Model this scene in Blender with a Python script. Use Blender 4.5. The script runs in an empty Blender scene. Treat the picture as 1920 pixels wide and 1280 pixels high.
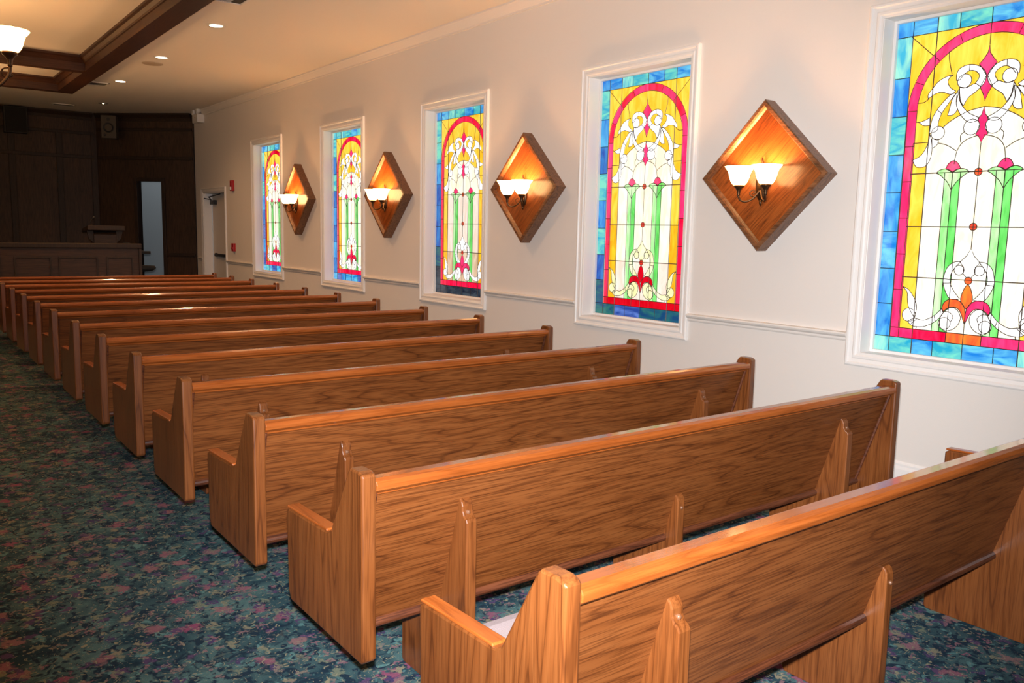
import bpy, bmesh, math, random
from mathutils import Vector, Matrix
random.seed(7)
C = bpy.context.scene.collection
SC = bpy.context.scene

# ------------------------------------------------------------------ materials
def newmat(name):
    m = bpy.data.materials.new(name); m.use_nodes = True
    nt = m.node_tree
    return m, nt, nt.nodes['Principled BSDF']

def plain(name, col, rough=.5, metal=0., bump=0., bscale=200., spec=None, var=0.):
    m, nt, b = newmat(name); N = nt.nodes; L = nt.links
    b.inputs['Base Color'].default_value = (*col, 1); b.inputs['Roughness'].default_value = rough
    b.inputs['Metallic'].default_value = metal
    if spec is not None: b.inputs['Specular IOR Level'].default_value = spec
    tc = N.new('ShaderNodeTexCoord'); n = N.new('ShaderNodeTexNoise'); n.inputs['Scale'].default_value = bscale
    n.inputs['Detail'].default_value = 3
    L.new(tc.outputs['Object'], n.inputs['Vector'])
    if bump:
        bp = N.new('ShaderNodeBump'); bp.inputs['Strength'].default_value = bump; bp.inputs['Distance'].default_value = .004
        L.new(n.outputs['Fac'], bp.inputs['Height']); L.new(bp.outputs['Normal'], b.inputs['Normal'])
    if var:
        mx = N.new('ShaderNodeMix'); mx.data_type = 'RGBA'
        mx.inputs['A'].default_value = (*[c*(1-var) for c in col], 1); mx.inputs['B'].default_value = (*[min(1, c*(1+var)) for c in col], 1)
        L.new(n.outputs['Fac'], mx.inputs['Factor']); L.new(mx.outputs['Result'], b.inputs['Base Color'])
    return m

def wood(name, axis, dark, mid, light, rough=.3, coat=.35, k=1.0, pore=.66, spin=0., cr=.16):
    """oak-like grain running along the given local axis"""
    m, nt, b = newmat(name); N = nt.nodes; L = nt.links
    tc = N.new('ShaderNodeTexCoord'); oi = N.new('ShaderNodeObjectInfo')
    mul = N.new('ShaderNodeVectorMath'); mul.operation = 'SCALE'; mul.inputs[0].default_value = (13.7, 9.1, 17.3)
    L.new(oi.outputs['Random'], mul.inputs['Scale'])
    add = N.new('ShaderNodeVectorMath'); add.operation = 'ADD'
    L.new(tc.outputs['Object'], add.inputs[0]); L.new(mul.outputs[0], add.inputs[1])
    def mapped(lo, hi):
        mp = N.new('ShaderNodeMapping'); s = [hi*k]*3; s['XYZ'.index(axis)] = lo*k
        mp.inputs['Scale'].default_value = s
        if spin:
            rt = N.new('ShaderNodeVectorRotate'); rt.rotation_type = 'X_AXIS'; rt.inputs['Angle'].default_value = math.radians(spin)
            L.new(add.outputs[0], rt.inputs['Vector']); L.new(rt.outputs[0], mp.inputs['Vector'])
        else: L.new(add.outputs[0], mp.inputs['Vector'])
        return mp
    m1 = mapped(.5, 6.2)
    n1 = N.new('ShaderNodeTexNoise'); n1.inputs['Scale'].default_value = 1.; n1.inputs['Detail'].default_value = 2.2; n1.inputs['Roughness'].default_value = .45
    L.new(m1.outputs[0], n1.inputs['Vector'])
    r1 = N.new('ShaderNodeMath'); r1.operation = 'MULTIPLY'; r1.inputs[1].default_value = 27.
    L.new(n1.outputs['Fac'], r1.inputs[0])
    r2 = N.new('ShaderNodeMath'); r2.operation = 'PINGPONG'; r2.inputs[1].default_value = 1.
    L.new(r1.outputs[0], r2.inputs[0])
    rp = N.new('ShaderNodeValToRGB'); rp.color_ramp.interpolation = 'EASE'
    e = rp.color_ramp.elements
    e[0].position = 0.; e[0].color = (*dark, 1); e[1].position = 1.; e[1].color = (*light, 1)
    q = rp.color_ramp.elements.new(.20); q.color = (*mid, 1)
    L.new(r2.outputs[0], rp.inputs['Fac'])
    m2 = mapped(7., 200.)
    n2 = N.new('ShaderNodeTexNoise'); n2.inputs['Scale'].default_value = 1.; n2.inputs['Detail'].default_value = 2.
    L.new(m2.outputs[0], n2.inputs['Vector'])
    rp2 = N.new('ShaderNodeValToRGB'); e = rp2.color_ramp.elements
    e[0].position = .38; e[0].color = (.40, .34, .30, 1); e[1].position = .53; e[1].color = (1.06, 1.06, 1.06, 1)
    L.new(n2.outputs['Fac'], rp2.inputs['Fac'])
    m3 = mapped(.5, 1.6)
    n3 = N.new('ShaderNodeTexNoise'); n3.inputs['Scale'].default_value = 1.3; n3.inputs['Detail'].default_value = 1.
    L.new(m3.outputs[0], n3.inputs['Vector'])
    rp3 = N.new('ShaderNodeValToRGB'); e = rp3.color_ramp.elements
    e[0].position = .3; e[0].color = (.72, .68, .64, 1); e[1].position = .7; e[1].color = (1.08, 1.08, 1.08, 1)
    L.new(n3.outputs['Fac'], rp3.inputs['Fac'])
    a = N.new('ShaderNodeMix'); a.data_type = 'RGBA'; a.blend_type = 'MULTIPLY'; a.inputs['Factor'].default_value = pore
    L.new(rp.outputs['Color'], a.inputs['A']); L.new(rp2.outputs['Color'], a.inputs['B'])
    c = N.new('ShaderNodeMix'); c.data_type = 'RGBA'; c.blend_type = 'MULTIPLY'; c.inputs['Factor'].default_value = .8
    L.new(a.outputs['Result'], c.inputs['A']); L.new(rp3.outputs['Color'], c.inputs['B'])
    L.new(c.outputs['Result'], b.inputs['Base Color'])
    b.inputs['Roughness'].default_value = rough; b.inputs['Coat Weight'].default_value = coat; b.inputs['Coat Roughness'].default_value = cr
    bp = N.new('ShaderNodeBump'); bp.inputs['Strength'].default_value = .03; bp.inputs['Distance'].default_value = .001
    L.new(n2.outputs['Fac'], bp.inputs['Height']); L.new(bp.outputs['Normal'], b.inputs['Normal'])
    return m

OAK = dict(dark=(.108, .0305, .0070), mid=(.168, .0495, .0114), light=(.197, .062, .0155))
M = {}
M['oakX'] = wood('oak_along', 'X', rough=.38, coat=.12, **OAK)
M['oakZ'] = wood('oak_upright', 'Z', rough=.34, coat=.25, pore=.42, **OAK)
M['oakY'] = wood('oak_plinth', 'Y', rough=.4, coat=.1, **OAK)
M['cap'] = wood('oak_cap', 'X', (.225, .054, .0095), (.27, .066, .012), (.30, .078, .015), rough=.26, coat=.4, pore=.25, cr=.08)
M['arm'] = wood('oak_arm_flash_lit', 'Y', (.27, .062, .010), (.34, .082, .014), (.40, .10, .019), rough=.28, coat=.35, pore=.25)  # same oak as the end panels, lightened to stand for flash on arm tops
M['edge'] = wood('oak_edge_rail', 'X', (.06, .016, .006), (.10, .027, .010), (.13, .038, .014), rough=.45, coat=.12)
M['frameW'] = wood('sconce_frame_wood', 'Y', (.10, .040, .017), (.18, .072, .030), (.24, .10, .042), rough=.4, coat=.1)
M['panelW'] = wood('sconce_panel_wood', 'Y', (.20, .046, .007), (.29, .070, .011), (.34, .09, .016), rough=.32, coat=.9, spin=45, cr=.24)
M['beam'] = wood('beam_wood', 'Y', (.030, .009, .005), (.046, .014, .007), (.060, .020, .009), rough=.5, coat=.05)
M['beamX'] = wood('beam_wood_cross', 'X', (.030, .009, .005), (.046, .014, .007), (.060, .020, .009), rough=.5, coat=.05)
M['walnut'] = wood('wall_panel_wood', 'Z', (.032, .015, .008), (.052, .025, .0135), (.066, .032, .017), rough=.6, coat=.0)
M['walnutD'] = wood('wall_batten_wood', 'Z', (.018, .008, .005), (.026, .012, .007), (.034, .016, .009), rough=.6, coat=.0)
M['walnutX'] = wood('partition_wood', 'X', (.028, .011, .005), (.044, .0175, .0075), (.055, .022, .010), rough=.55, coat=.0)
M['wall'] = plain('wall_paint', (.76, .70, .645), .85, bump=.12, bscale=260, var=.02)
M['ceil'] = plain('ceiling_paint', (.76, .70, .63), .9, bump=.25, bscale=120, var=.03)
M['white'] = plain('white_trim_paint', (.84, .80, .765), .42)
M['doorP'] = plain('door_paint', (.74, .66, .58), .45)
M['steel'] = plain('door_edge_metal', (.62, .68, .74), .3, metal=.6)
M['black'] = plain('black_plastic', (.012, .012, .013), .45)
M['grille'] = plain('speaker_cloth', (.010, .010, .011), .9, bump=.4, bscale=400)
M['spkW'] = plain('speaker_cabinet_paint', (.07, .052, .036), .6)
M['red'] = plain('alarm_red', (.42, .012, .015), .35)
M['whitep'] = plain('white_plastic', (.75, .72, .68), .4)
M['bronze'] = plain('dark_bronze', (.10, .052, .024), .38, metal=.8)
M['brass'] = plain('wooden_plug', (.16, .07, .035), .35)
M['cushion'] = plain('pale_mauve_upholstery', (.30, .235, .235), .9, bump=.5, bscale=500, var=.06)
M['lead'] = plain('lead_came', (.07, .045, .03), .5)
M['hallP'] = plain('hall_paint', (.60, .64, .66), .8)
M['greyM'] = plain('grey_metal', (.34, .32, .30), .45, metal=.3)
M['darkM'] = plain('dark_vent_gap', (.02, .018, .016), .8)
M['spkG'] = plain('ceiling_speaker_grille', (.46, .37, .28), .7, bump=.5, bscale=500)

def emis(name, col, s, base=None, rough=.3):
    m, nt, b = newmat(name)
    b.inputs['Base Color'].default_value = (*(base or col), 1); b.inputs['Roughness'].default_value = rough
    b.inputs['Emission Color'].default_value = (*col, 1); b.inputs['Emission Strength'].default_value = s
    return m
M['shade'] = emis('glowing_alabaster_shade', (1., .58, .23), 9.)
M['bulb'] = emis('lit_lamp', (1., .82, .52), 7.)

def glass(name, c1, c2, s=1., vert=True, sc=7.):
    """art glass lit from outdoors: streaky two-tone glow with a glossy face"""
    m, nt, b = newmat(name); N = nt.nodes; L = nt.links
    tc = N.new('ShaderNodeTexCoord'); oi = N.new('ShaderNodeObjectInfo')
    mp = N.new('ShaderNodeMapping'); mp.inputs['Scale'].default_value = (1, sc*1.6, sc*.5) if vert else (1, sc*.6, sc*1.9)
    mul = N.new('ShaderNodeVectorMath'); mul.operation = 'SCALE'; mul.inputs[0].default_value = (0, 7.7, 5.3)
    L.new(oi.outputs['Random'], mul.inputs['Scale'])
    ad = N.new('ShaderNodeVectorMath'); ad.operation = 'ADD'
    L.new(tc.outputs['Object'], ad.inputs[0]); L.new(mul.outputs[0], ad.inputs[1]); L.new(ad.outputs[0], mp.inputs['Vector'])
    n = N.new('ShaderNodeTexNoise'); n.inputs['Scale'].default_value = 1.; n.inputs['Detail'].default_value = 4.; n.inputs['Distortion'].default_value = 1.2
    L.new(mp.outputs[0], n.inputs['Vector'])
    r = N.new('ShaderNodeValToRGB'); e = r.color_ramp.elements
    e[0].position = .36; e[0].color = (*c1, 1); e[1].position = .64; e[1].color = (*c2, 1)
    L.new(n.outputs['Fac'], r.inputs['Fac'])
    b.inputs['Base Color'].default_value = (*[x*.25 for x in c1], 1); b.inputs['Roughness'].default_value = .12
    L.new(r.outputs['Color'], b.inputs['Emission Color'])
    sp = N.new('ShaderNodeSeparateColor'); L.new(oi.outputs['Color'], sp.inputs[0])
    mu = N.new('ShaderNodeMath'); mu.operation = 'MULTIPLY'; mu.inputs[1].default_value = s
    L.new(sp.outputs[0], mu.inputs[0]); L.new(mu.outputs[0], b.inputs['Emission Strength'])
    return m
G = {
 'blue': glass('glass_blue', (.01, .17, .62), (.10, .50, .80)),
 'blueH': glass('glass_blue_flat', (.01, .20, .66), (.16, .62, .80), vert=False),
 'deep': glass('glass_deep_blue', (.01, .07, .40), (.03, .24, .62)),
 'teal': glass('glass_teal', (.02, .36, .55), (.22, .75, .52), vert=False),
 'aqua': glass('glass_aqua', (.04, .42, .62), (.38, .86, .60)),
 'blue_shaded': glass('glass_blue_shaded', (.010, .016, .032), (.055, .075, .095), vert=False),  # blue border glass, darkened in colour where something outside blocks daylight
 'sea': glass('glass_sea_green_shaded', (.008, .06, .17), (.03, .18, .14), vert=False),  # low border glass with the shade from outdoors put into its colour
 'indigo': glass('glass_indigo', (.02, .06, .30), (.12, .22, .62), vert=False),
 'crimson': glass('glass_crimson', (.80, .0, .035), (1., .02, .10), 1.15),
 'pink': glass('glass_rose', (1., .015, .11), (1., .05, .20), 1.2),
 'scarlet': glass('glass_scarlet', (.62, .0, .008), (.80, .004, .02)),
 'orange': glass('glass_orange', (.90, .10, .03), (1., .27, .03)),
 'yellow': glass('glass_yellow', (1., .50, .02), (1., .72, .09), 1.08),
 'amber': glass('glass_amber', (.92, .40, .012), (1., .66, .03), 1.0),
 'cream': glass('glass_cream', (1., .88, .62), (1., .98, .88), 1.08),
 'tan': glass('glass_cream_shaded', (.74, .50, .30), (1., .80, .60), .9),  # cream glass toned down in colour for the object outside the low panes
 'white': glass('glass_white', (1., .97, .90), (1., 1., 1.), 1.5),
 'pale': glass('glass_pale_yellow', (.88, .86, .42), (1., .98, .72), 1.0),
 'green': glass('glass_green', (.10, .62, .09), (.25, .85, .22)),
 'mint': glass('glass_pale_green', (.30, .80, .24), (.72, 1., .58), 1.)
 ,'blush': glass('glass_blush', (1., .76, .62), (1., .95, .84), .95),
 'gem': glass('glass_red_gem', (.70, .02, .02), (.95, .16, .04)),
}

def carpet():
    m, nt, b = newmat('floral_carpet'); N = nt.nodes; L = nt.links
    tc = N.new('ShaderNodeTexCoord')
    def noise(s, d=2., dist=0., off=0.):
        mp = N.new('ShaderNodeMapping'); mp.inputs['Location'].default_value = (off, off*.7, 0); mp.inputs['Scale'].default_value = (s, s, s)
        L.new(tc.outputs['Object'], mp.inputs['Vector'])
        n = N.new('ShaderNodeTexNoise'); n.inputs['Scale'].default_value = 1.; n.inputs['Detail'].default_value = d; n.inputs['Distortion'].default_value = dist
        L.new(mp.outputs[0], n.inputs['Vector']); return n.outputs['Fac']
    def ramp(f, a, bb, ca=(0, 0, 0), cb=(1, 1, 1)):
        r = N.new('ShaderNodeValToRGB'); e = r.color_ramp.elements
        e[0].position = a; e[0].color = (*ca, 1); e[1].position = bb; e[1].color = (*cb, 1)
        L.new(f, r.inputs['Fac']); return r.outputs['Color']
    def mix(f, a, bcol):
        x = N.new('ShaderNodeMix'); x.data_type = 'RGBA'; L.new(f, x.inputs['Factor'])
        (L.new(a, x.inputs['A']) if hasattr(a, 'is_linked') else x.inputs['A'].__setattr__('default_value', (*a, 1)))
        (L.new(bcol, x.inputs['B']) if hasattr(bcol, 'is_linked') else x.inputs['B'].__setattr__('default_value', (*bcol, 1)))
        return x.outputs['Result']
    def mul(a, bb):
        x = N.new('ShaderNodeMath'); x.operation = 'MULTIPLY'; L.new(a, x.inputs[0]); L.new(bb, x.inputs[1]); return x.outputs[0]
    base = ramp(noise(4.2, 3.5, .9), .36, .66, (.014, .044, .066), (.085, .165, .165))
    # darker leafy tangle
    base = mix(ramp(noise(15, 3, 1.6, 3.), .50, .58), base, (.012, .030, .052))
    base = mix(ramp(noise(19, 3, 1.2, 9.), .60, .68), base, (.10, .22, .22))
    def flowers(scale, off, r0, r1, col_a, col_b, keep):
        mp = N.new('ShaderNodeMapping'); mp.inputs['Location'].default_value = (off, off*1.3, 0); mp.inputs['Scale'].default_value = (scale, scale, scale)
        # petals: wobble the cell coordinates
        nz = N.new('ShaderNodeTexNoise'); nz.inputs['Scale'].default_value = 34.; nz.inputs['Detail'].default_value = 2.
        L.new(tc.outputs['Object'], nz.inputs['Vector'])
        sb = N.new('ShaderNodeVectorMath'); sb.operation = 'SUBTRACT'; sb.inputs[1].default_value = (.5, .5, .5); L.new(nz.outputs['Color'], sb.inputs[0])
        s2 = N.new('ShaderNodeVectorMath'); s2.operation = 'SCALE'; s2.inputs['Scale'].default_value = .13; L.new(sb.outputs[0], s2.inputs[0])
        ad = N.new('ShaderNodeVectorMath'); ad.operation = 'ADD'; L.new(tc.outputs['Object'], ad.inputs[0]); L.new(s2.outputs[0], ad.inputs[1])
        L.new(ad.outputs[0], mp.inputs['Vector'])
        v = N.new('ShaderNodeTexVoronoi'); v.voronoi_dimensions = '2D'; v.inputs['Scale'].default_value = 1.; L.new(mp.outputs[0], v.inputs['Vector'])
        f = ramp(v.outputs['Distance'], r0, r1, (1, 1, 1), (0, 0, 0))
        sep = N.new('ShaderNodeSeparateColor'); L.new(v.outputs['Color'], sep.inputs[0])
        k = ramp(sep.outputs[0], keep, keep+.02)
        c = mix(sep.outputs[1], col_a, col_b)
        return mul(f, k), c
    for a in ((6.2, 0., .15, .27, (.24, .06, .13), (.25, .15, .15), .55),
              (8.0, 4.7, .12, .22, (.25, .22, .15), (.16, .19, .14), .40),
              (8.6, 8.3, .13, .24, (.11, .06, .13), (.06, .045, .12), .45),
              (15., 2.2, .13, .25, (.20, .18, .15), (.24, .10, .15), .55)):
        f, c = flowers(*a); base = mix(f, base, c)
    base = mix(ramp(noise(24, 2, 3., 6.), .625, .66), base, (.27, .25, .17))
    # pile
    pn = noise(420, 2)
    pr = ramp(pn, .3, .7, (.55, .55, .55), (1.35, 1.35, 1.35))
    x = N.new('ShaderNodeMix'); x.data_type = 'RGBA'; x.blend_type = 'MULTIPLY'; x.inputs['Factor'].default_value = 1.
    L.new(base, x.inputs['A']); L.new(pr, x.inputs['B']); L.new(x.outputs['Result'], b.inputs['Base Color'])
    b.inputs['Roughness'].default_value = .95; b.inputs['Specular IOR Level'].default_value = .15
    bp = N.new('ShaderNodeBump'); bp.inputs['Strength'].default_value = .5; bp.inputs['Distance'].default_value = .004
    L.new(pn, bp.inputs['Height']); L.new(bp.outputs['Normal'], b.inputs['Normal'])
    return m
M['carpet'] = carpet()

# ------------------------------------------------------------------ mesh helpers
def B(): return bmesh.new()
def obj(name, bm, mats, parent=None, bevel=0., smooth=False, seg=2):
    me = bpy.data.meshes.new(name); bmesh.ops.recalc_face_normals(bm, faces=bm.faces[:])
    bm.to_mesh(me); bm.free()
    for m in (mats if isinstance(mats, (list, tuple)) else [mats]): me.materials.append(m)
    if smooth:
        for p in me.polygons: p.use_smooth = True
    o = bpy.data.objects.new(name, me); C.objects.link(o)
    if parent: o.parent = parent
    if bevel:
        md = o.modifiers.new('edge', 'BEVEL'); md.width = bevel; md.segments = seg; md.limit_method = 'ANGLE'; md.angle_limit = math.radians(40)
    return o
def empty(name, loc=(0, 0, 0), rz=0.):
    o = bpy.data.objects.new(name, None); o.location = loc; o.rotation_euler = (0, 0, rz); o.empty_display_size = .1
    C.objects.link(o); return o
def tag(o, label, cat, group=None):
    o['label'] = label; o['category'] = cat
    if group: o['group'] = group
    return o
def struct(o): o['kind'] = 'structure'; return o
def box(bm, x0, x1, y0, y1, z0, z1, mi=0, mat=None):
    vs = [bm.verts.new((x, y, z)) for x in (x0, x1) for y in (y0, y1) for z in (z0, z1)]
    if mat:
        for v in vs: v.co = mat @ v.co
    for f in ((0, 1, 3, 2), (4, 6, 7, 5), (0, 4, 5, 1), (2, 3, 7, 6), (0, 2, 6, 4), (1, 5, 7, 3)):
        bm.faces.new([vs[i] for i in f]).material_index = mi
    return vs
def prism(bm, pts, fn, d0, d1, mi=0):
    """extrude the 2D outline pts from d0 to d1; fn(a, b, d) -> 3D"""
    a = [bm.verts.new(fn(p[0], p[1], d0)) for p in pts]; b = [bm.verts.new(fn(p[0], p[1], d1)) for p in pts]
    n = len(pts)
    bm.faces.new(a).material_index = mi; bm.faces.new(b[::-1]).material_index = mi
    for i in range(n): bm.faces.new((a[i], a[(i+1) % n], b[(i+1) % n], b[i])).material_index = mi
def tube(bm, pts, r, n=6, closed=False, mi=0):
    pts = [Vector(p) for p in pts]; rs = r if isinstance(r, (list, tuple)) else [r]*len(pts)
    rings = []
    for i, p in enumerate(pts):
        a = pts[i-1] if (i or closed) else pts[0]; b = pts[(i+1) % len(pts)] if (i < len(pts)-1 or closed) else pts[-1]
        t = (b-a); t = t.normalized() if t.length > 1e-9 else Vector((0, 0, 1))
        up = Vector((1, 0, 0)) if abs(t.x) < .8 else Vector((0, 0, 1))
        s = t.cross(up).normalized(); w = t.cross(s)
        rings.append([bm.verts.new(p+(s*math.cos(2*math.pi*k/n)+w*math.sin(2*math.pi*k/n))*rs[i]) for k in range(n)])
    m = len(rings)
    for i in range(m if closed else m-1):
        A_, B_ = rings[i], rings[(i+1) % m]
        for k in range(n): bm.faces.new((A_[k], A_[(k+1) % n], B_[(k+1) % n], B_[k])).material_index = mi
    if not closed:
        bm.faces.new(rings[0][::-1]).material_index = mi; bm.faces.new(rings[-1]).material_index = mi
def lathe(bm, prof, c=(0, 0, 0), n=24, mi=0, flute=0., nf=0, cap0=False, cap1=False, axis='Z'):
    rings = []
    for r, z in prof:
        ring = []
        for k in range(n):
            a = 2*math.pi*k/n; rr = r*(1+flute*math.cos(nf*a)) if flute else r
            p = (rr*math.cos(a), rr*math.sin(a), z)
            if axis == 'X': p = (z, p[0], p[1])
            if axis == 'Y': p = (p[0], z, p[1])
            ring.append(bm.verts.new((c[0]+p[0], c[1]+p[1], c[2]+p[2])))
        rings.append(ring)
    for a, b in zip(rings, rings[1:]):
        for k in range(n): bm.faces.new((a[k], a[(k+1) % n], b[(k+1) % n], b[k])).material_index = mi
    if cap0: bm.faces.new(rings[0][::-1]).material_index = mi
    if cap1: bm.faces.new(rings[-1]).material_index = mi
def smoothpts(P, closed, n=5, corner=70):
    """Catmull-Rom through P; sharp turns stay corners"""
    P = [Vector((p[0], p[1])) for p in P]; m = len(P); out = []
    def tang(i):
        if not closed and i in (0, m-1): return Vector((0, 0))
        a, b = P[i-1], P[(i+1) % m]; u, v = (P[i]-a), (b-P[i])
        if u.length < 1e-6 or v.length < 1e-6: return Vector((0, 0))
        if u.angle(v) > math.radians(corner): return Vector((0, 0))
        return (b-a)*.5
    for i in range(m if closed else m-1):
        p0, p1 = P[i], P[(i+1) % m]; t0, t1 = tang(i), tang((i+1) % m); d = (p1-p0).length
        for t in (t0, t1):
            if t.length > d*1.2: t *= d*1.2/t.length
        for k in range(n):
            s = k/n; s2, s3 = s*s, s*s*s
            q = p0*(2*s3-3*s2+1)+t0*(s3-2*s2+s)+p1*(-2*s3+3*s2)+t1*(s3-s2)
            out.append((q.x, q.y))
    if not closed: out.append((P[-1].x, P[-1].y))
    return out

# ------------------------------------------------------------------ room shell
WX = 5.457          # inner face of the window wall
CZ = 4.07           # ceiling
WC = [14.43, 11.42, 8.42, 5.425, 2.50]      # window centres, far to near
WZ0, WZ1, WHW = .791, 3.247, .725           # outer edges of the casing
HW, HZ0, HZ1 = .635, .875, 3.163            # opening

bm = B(); box(bm, -5.6, 9.5, -12.2, 24., -.1, 0.); struct(obj('floor', bm, M['carpet']))
bm = B(); box(bm, -5.6, 9.5, -12.2, 24., CZ, CZ+.12); struct(obj('ceiling', bm, M['ceil']))
DOOR = (16.72, 18.10, 0., 2.385)
bm = B()
ys = sorted({-12.2, 18.62, *[c-HW for c in WC], *[c+HW for c in WC], DOOR[0], DOOR[1]})
zs = [0., HZ0, DOOR[3], HZ1, CZ]
for y0, y1 in zip(ys, ys[1:]):
    ym = (y0+y1)/2
    for z0, z1 in zip(zs, zs[1:]):
        zm = (z0+z1)/2
        if any(abs(ym-c) < HW for c in WC) and HZ0 < zm < HZ1: continue
        if DOOR[0] < ym < DOOR[1] and zm < DOOR[3]: continue
        box(bm, WX, WX+.25, y0, y1, z0, z1)
bmesh.ops.remove_doubles(bm, verts=bm.verts[:], dist=1e-5)
struct(obj('wall_right', bm, M['wall']))
bm = B(); box(bm, -5.6, -5.45, -12.2, 20.4, 0, CZ); struct(obj('wall_left', bm, M['wall']))
bm = B(); box(bm, -5.45, WX, -12.2, -12.05, 0, CZ); struct(obj('wall_back', bm, M['wall']))

# panelled front wall
FY = 20.30
bm = B(); box(bm, -5.45, 4.1, FY, FY+.15, 0, CZ); struct(obj('wall_front', bm, M['walnut']))
nt_ = [0]
def trim(bm, mat, bevel=0., smooth=False):
    nt_[0] += 1
    return struct(obj('trim_%d' % nt_[0], bm, mat, bevel=bevel, smooth=smooth))
for x in (-.5, .42, 1.3, 2.24, 3.12, 3.80):
    bm = B(); box(bm, x-.06, x+.06, FY-.03, FY, .42, 3.62); trim(bm, M['walnutD'], .006)
bm = B(); box(bm, -5.4, 3.80, FY-.035, FY, 3.09, 3.16); trim(bm, M['walnutD'], .006)
bm = B(); box(bm, -5.4, 3.80, FY-.04, FY, 3.60, 3.66); trim(bm, M['walnutD'], .006)
bm = B()
prism(bm, [(0, 0), (-.10, 0), (-.09, -.03), (-.04, -.10), (-.02, -.16), (0, -.16)], lambda a, b, d: (d, FY+a, CZ+b), -5.4, 3.78)
trim(bm, M['walnutD'])
# angled corner wall with the opening
AX, AY = 3.86, FY-.0
AL = math.hypot(WX-AX, WX-AX)
AM = Matrix.Translation((AX, AY, 0)) @ Matrix.Rotation(-math.pi/4, 4, 'Z')
OA, OB, OT = .93, 1.50, 2.63
bm = B()
box(bm, 0, OA, 0, .14, 0, CZ, mat=AM); box(bm, OB, AL, 0, .14, 0, CZ, mat=AM); box(bm, OA, OB, 0, .14, OT, CZ, mat=AM)
struct(obj('wall_front_angled', bm, M['walnut']))
for (a, b, z0, z1) in ((OA-.08, OA, 0, OT+.08), (OB, OB+.08, 0, OT+.08), (OA, OB, OT, OT+.08)):
    bm = B(); box(bm, a, b, -.035, .15, z0, z1, mat=AM); trim(bm, M['walnutD'], .006)
for z0, z1 in ((3.09, 3.16), (3.70, 3.76)):
    bm = B(); box(bm, .02, AL-.02, -.035, 0, z0, z1, mat=AM); trim(bm, M['walnutD'], .006)
bm = B(); box(bm, OB+.08, AL-.02, -.035, 0, 1.02, 1.09, mat=AM); trim(bm, M['walnutD'], .006)
bm = B()
prism(bm, [(0, 0), (-.10, 0), (-.09, -.03), (-.04, -.10), (-.02, -.16), (0, -.16)], lambda a, b, d: AM @ Vector((d, a, CZ+b)), .02, AL-.03)
trim(bm, M['walnutD'])
# pale passage behind the opening
bm = B(); box(bm, 2.9, 9., 23.2, 23.3, 0, CZ); struct(obj('wall_hall', bm, M['hallP']))
bm = B(); box(bm, 8.4, 8.5, 18.7, 23.2, 0, CZ); struct(obj('wall_hall_side', bm, M['hallP']))
# raised platform at the front
bm = B(); box(bm, -5.4, 3.75, 15.72, FY, 0, .42); box(bm, 3.75, 4.9, 16.9, FY-1.5, 0, .42)
struct(obj('floor_platform', bm, M['carpet']))

# crown, chair rail, baseboard
bm = B()
prism(bm, [(0, 0), (-.085, 0), (-.085, -.018), (-.07, -.026), (-.055, -.05), (-.03, -.085), (-.02, -.095), (-.02, -.115), (0, -.115)],
      lambda a, b, d: (WX+a, d, CZ+b), -12.0, 18.50)
trim(bm, M['wall'])
rail_prof = [(0, .0), (-.012, .003), (-.018, .014), (-.018, .026), (-.034, .040), (-.040, .052), (-.036, .062), (0, .066)]
edges = [(-12.0, WC[4]-WHW)] + [(WC[i]+WHW, WC[i-1]-WHW) for i in (4, 3, 2, 1)] + [(WC[0]+WHW, DOOR[0]-.085), (DOOR[1]+.085, 18.50)]
for a, b in edges:
    bm = B(); prism(bm, rail_prof, lambda p, q, d: (WX+p, d, .957+q), a, b); trim(bm, M['wall'])
base_prof = [(0, 0), (-.018, 0), (-.018, .13), (-.012, .15), (-.012, .165), (-.004, .18), (0, .18)]
for nm, a, b in (('baseboard_right', -12.0, DOOR[0]-.085), ('baseboard_right_front', DOOR[1]+.085, 18.50)):
    bm = B(); prism(bm, base_prof, lambda p, q, d: (WX+p, d, q), a, b); struct(obj(nm, bm, M['white']))

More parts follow.
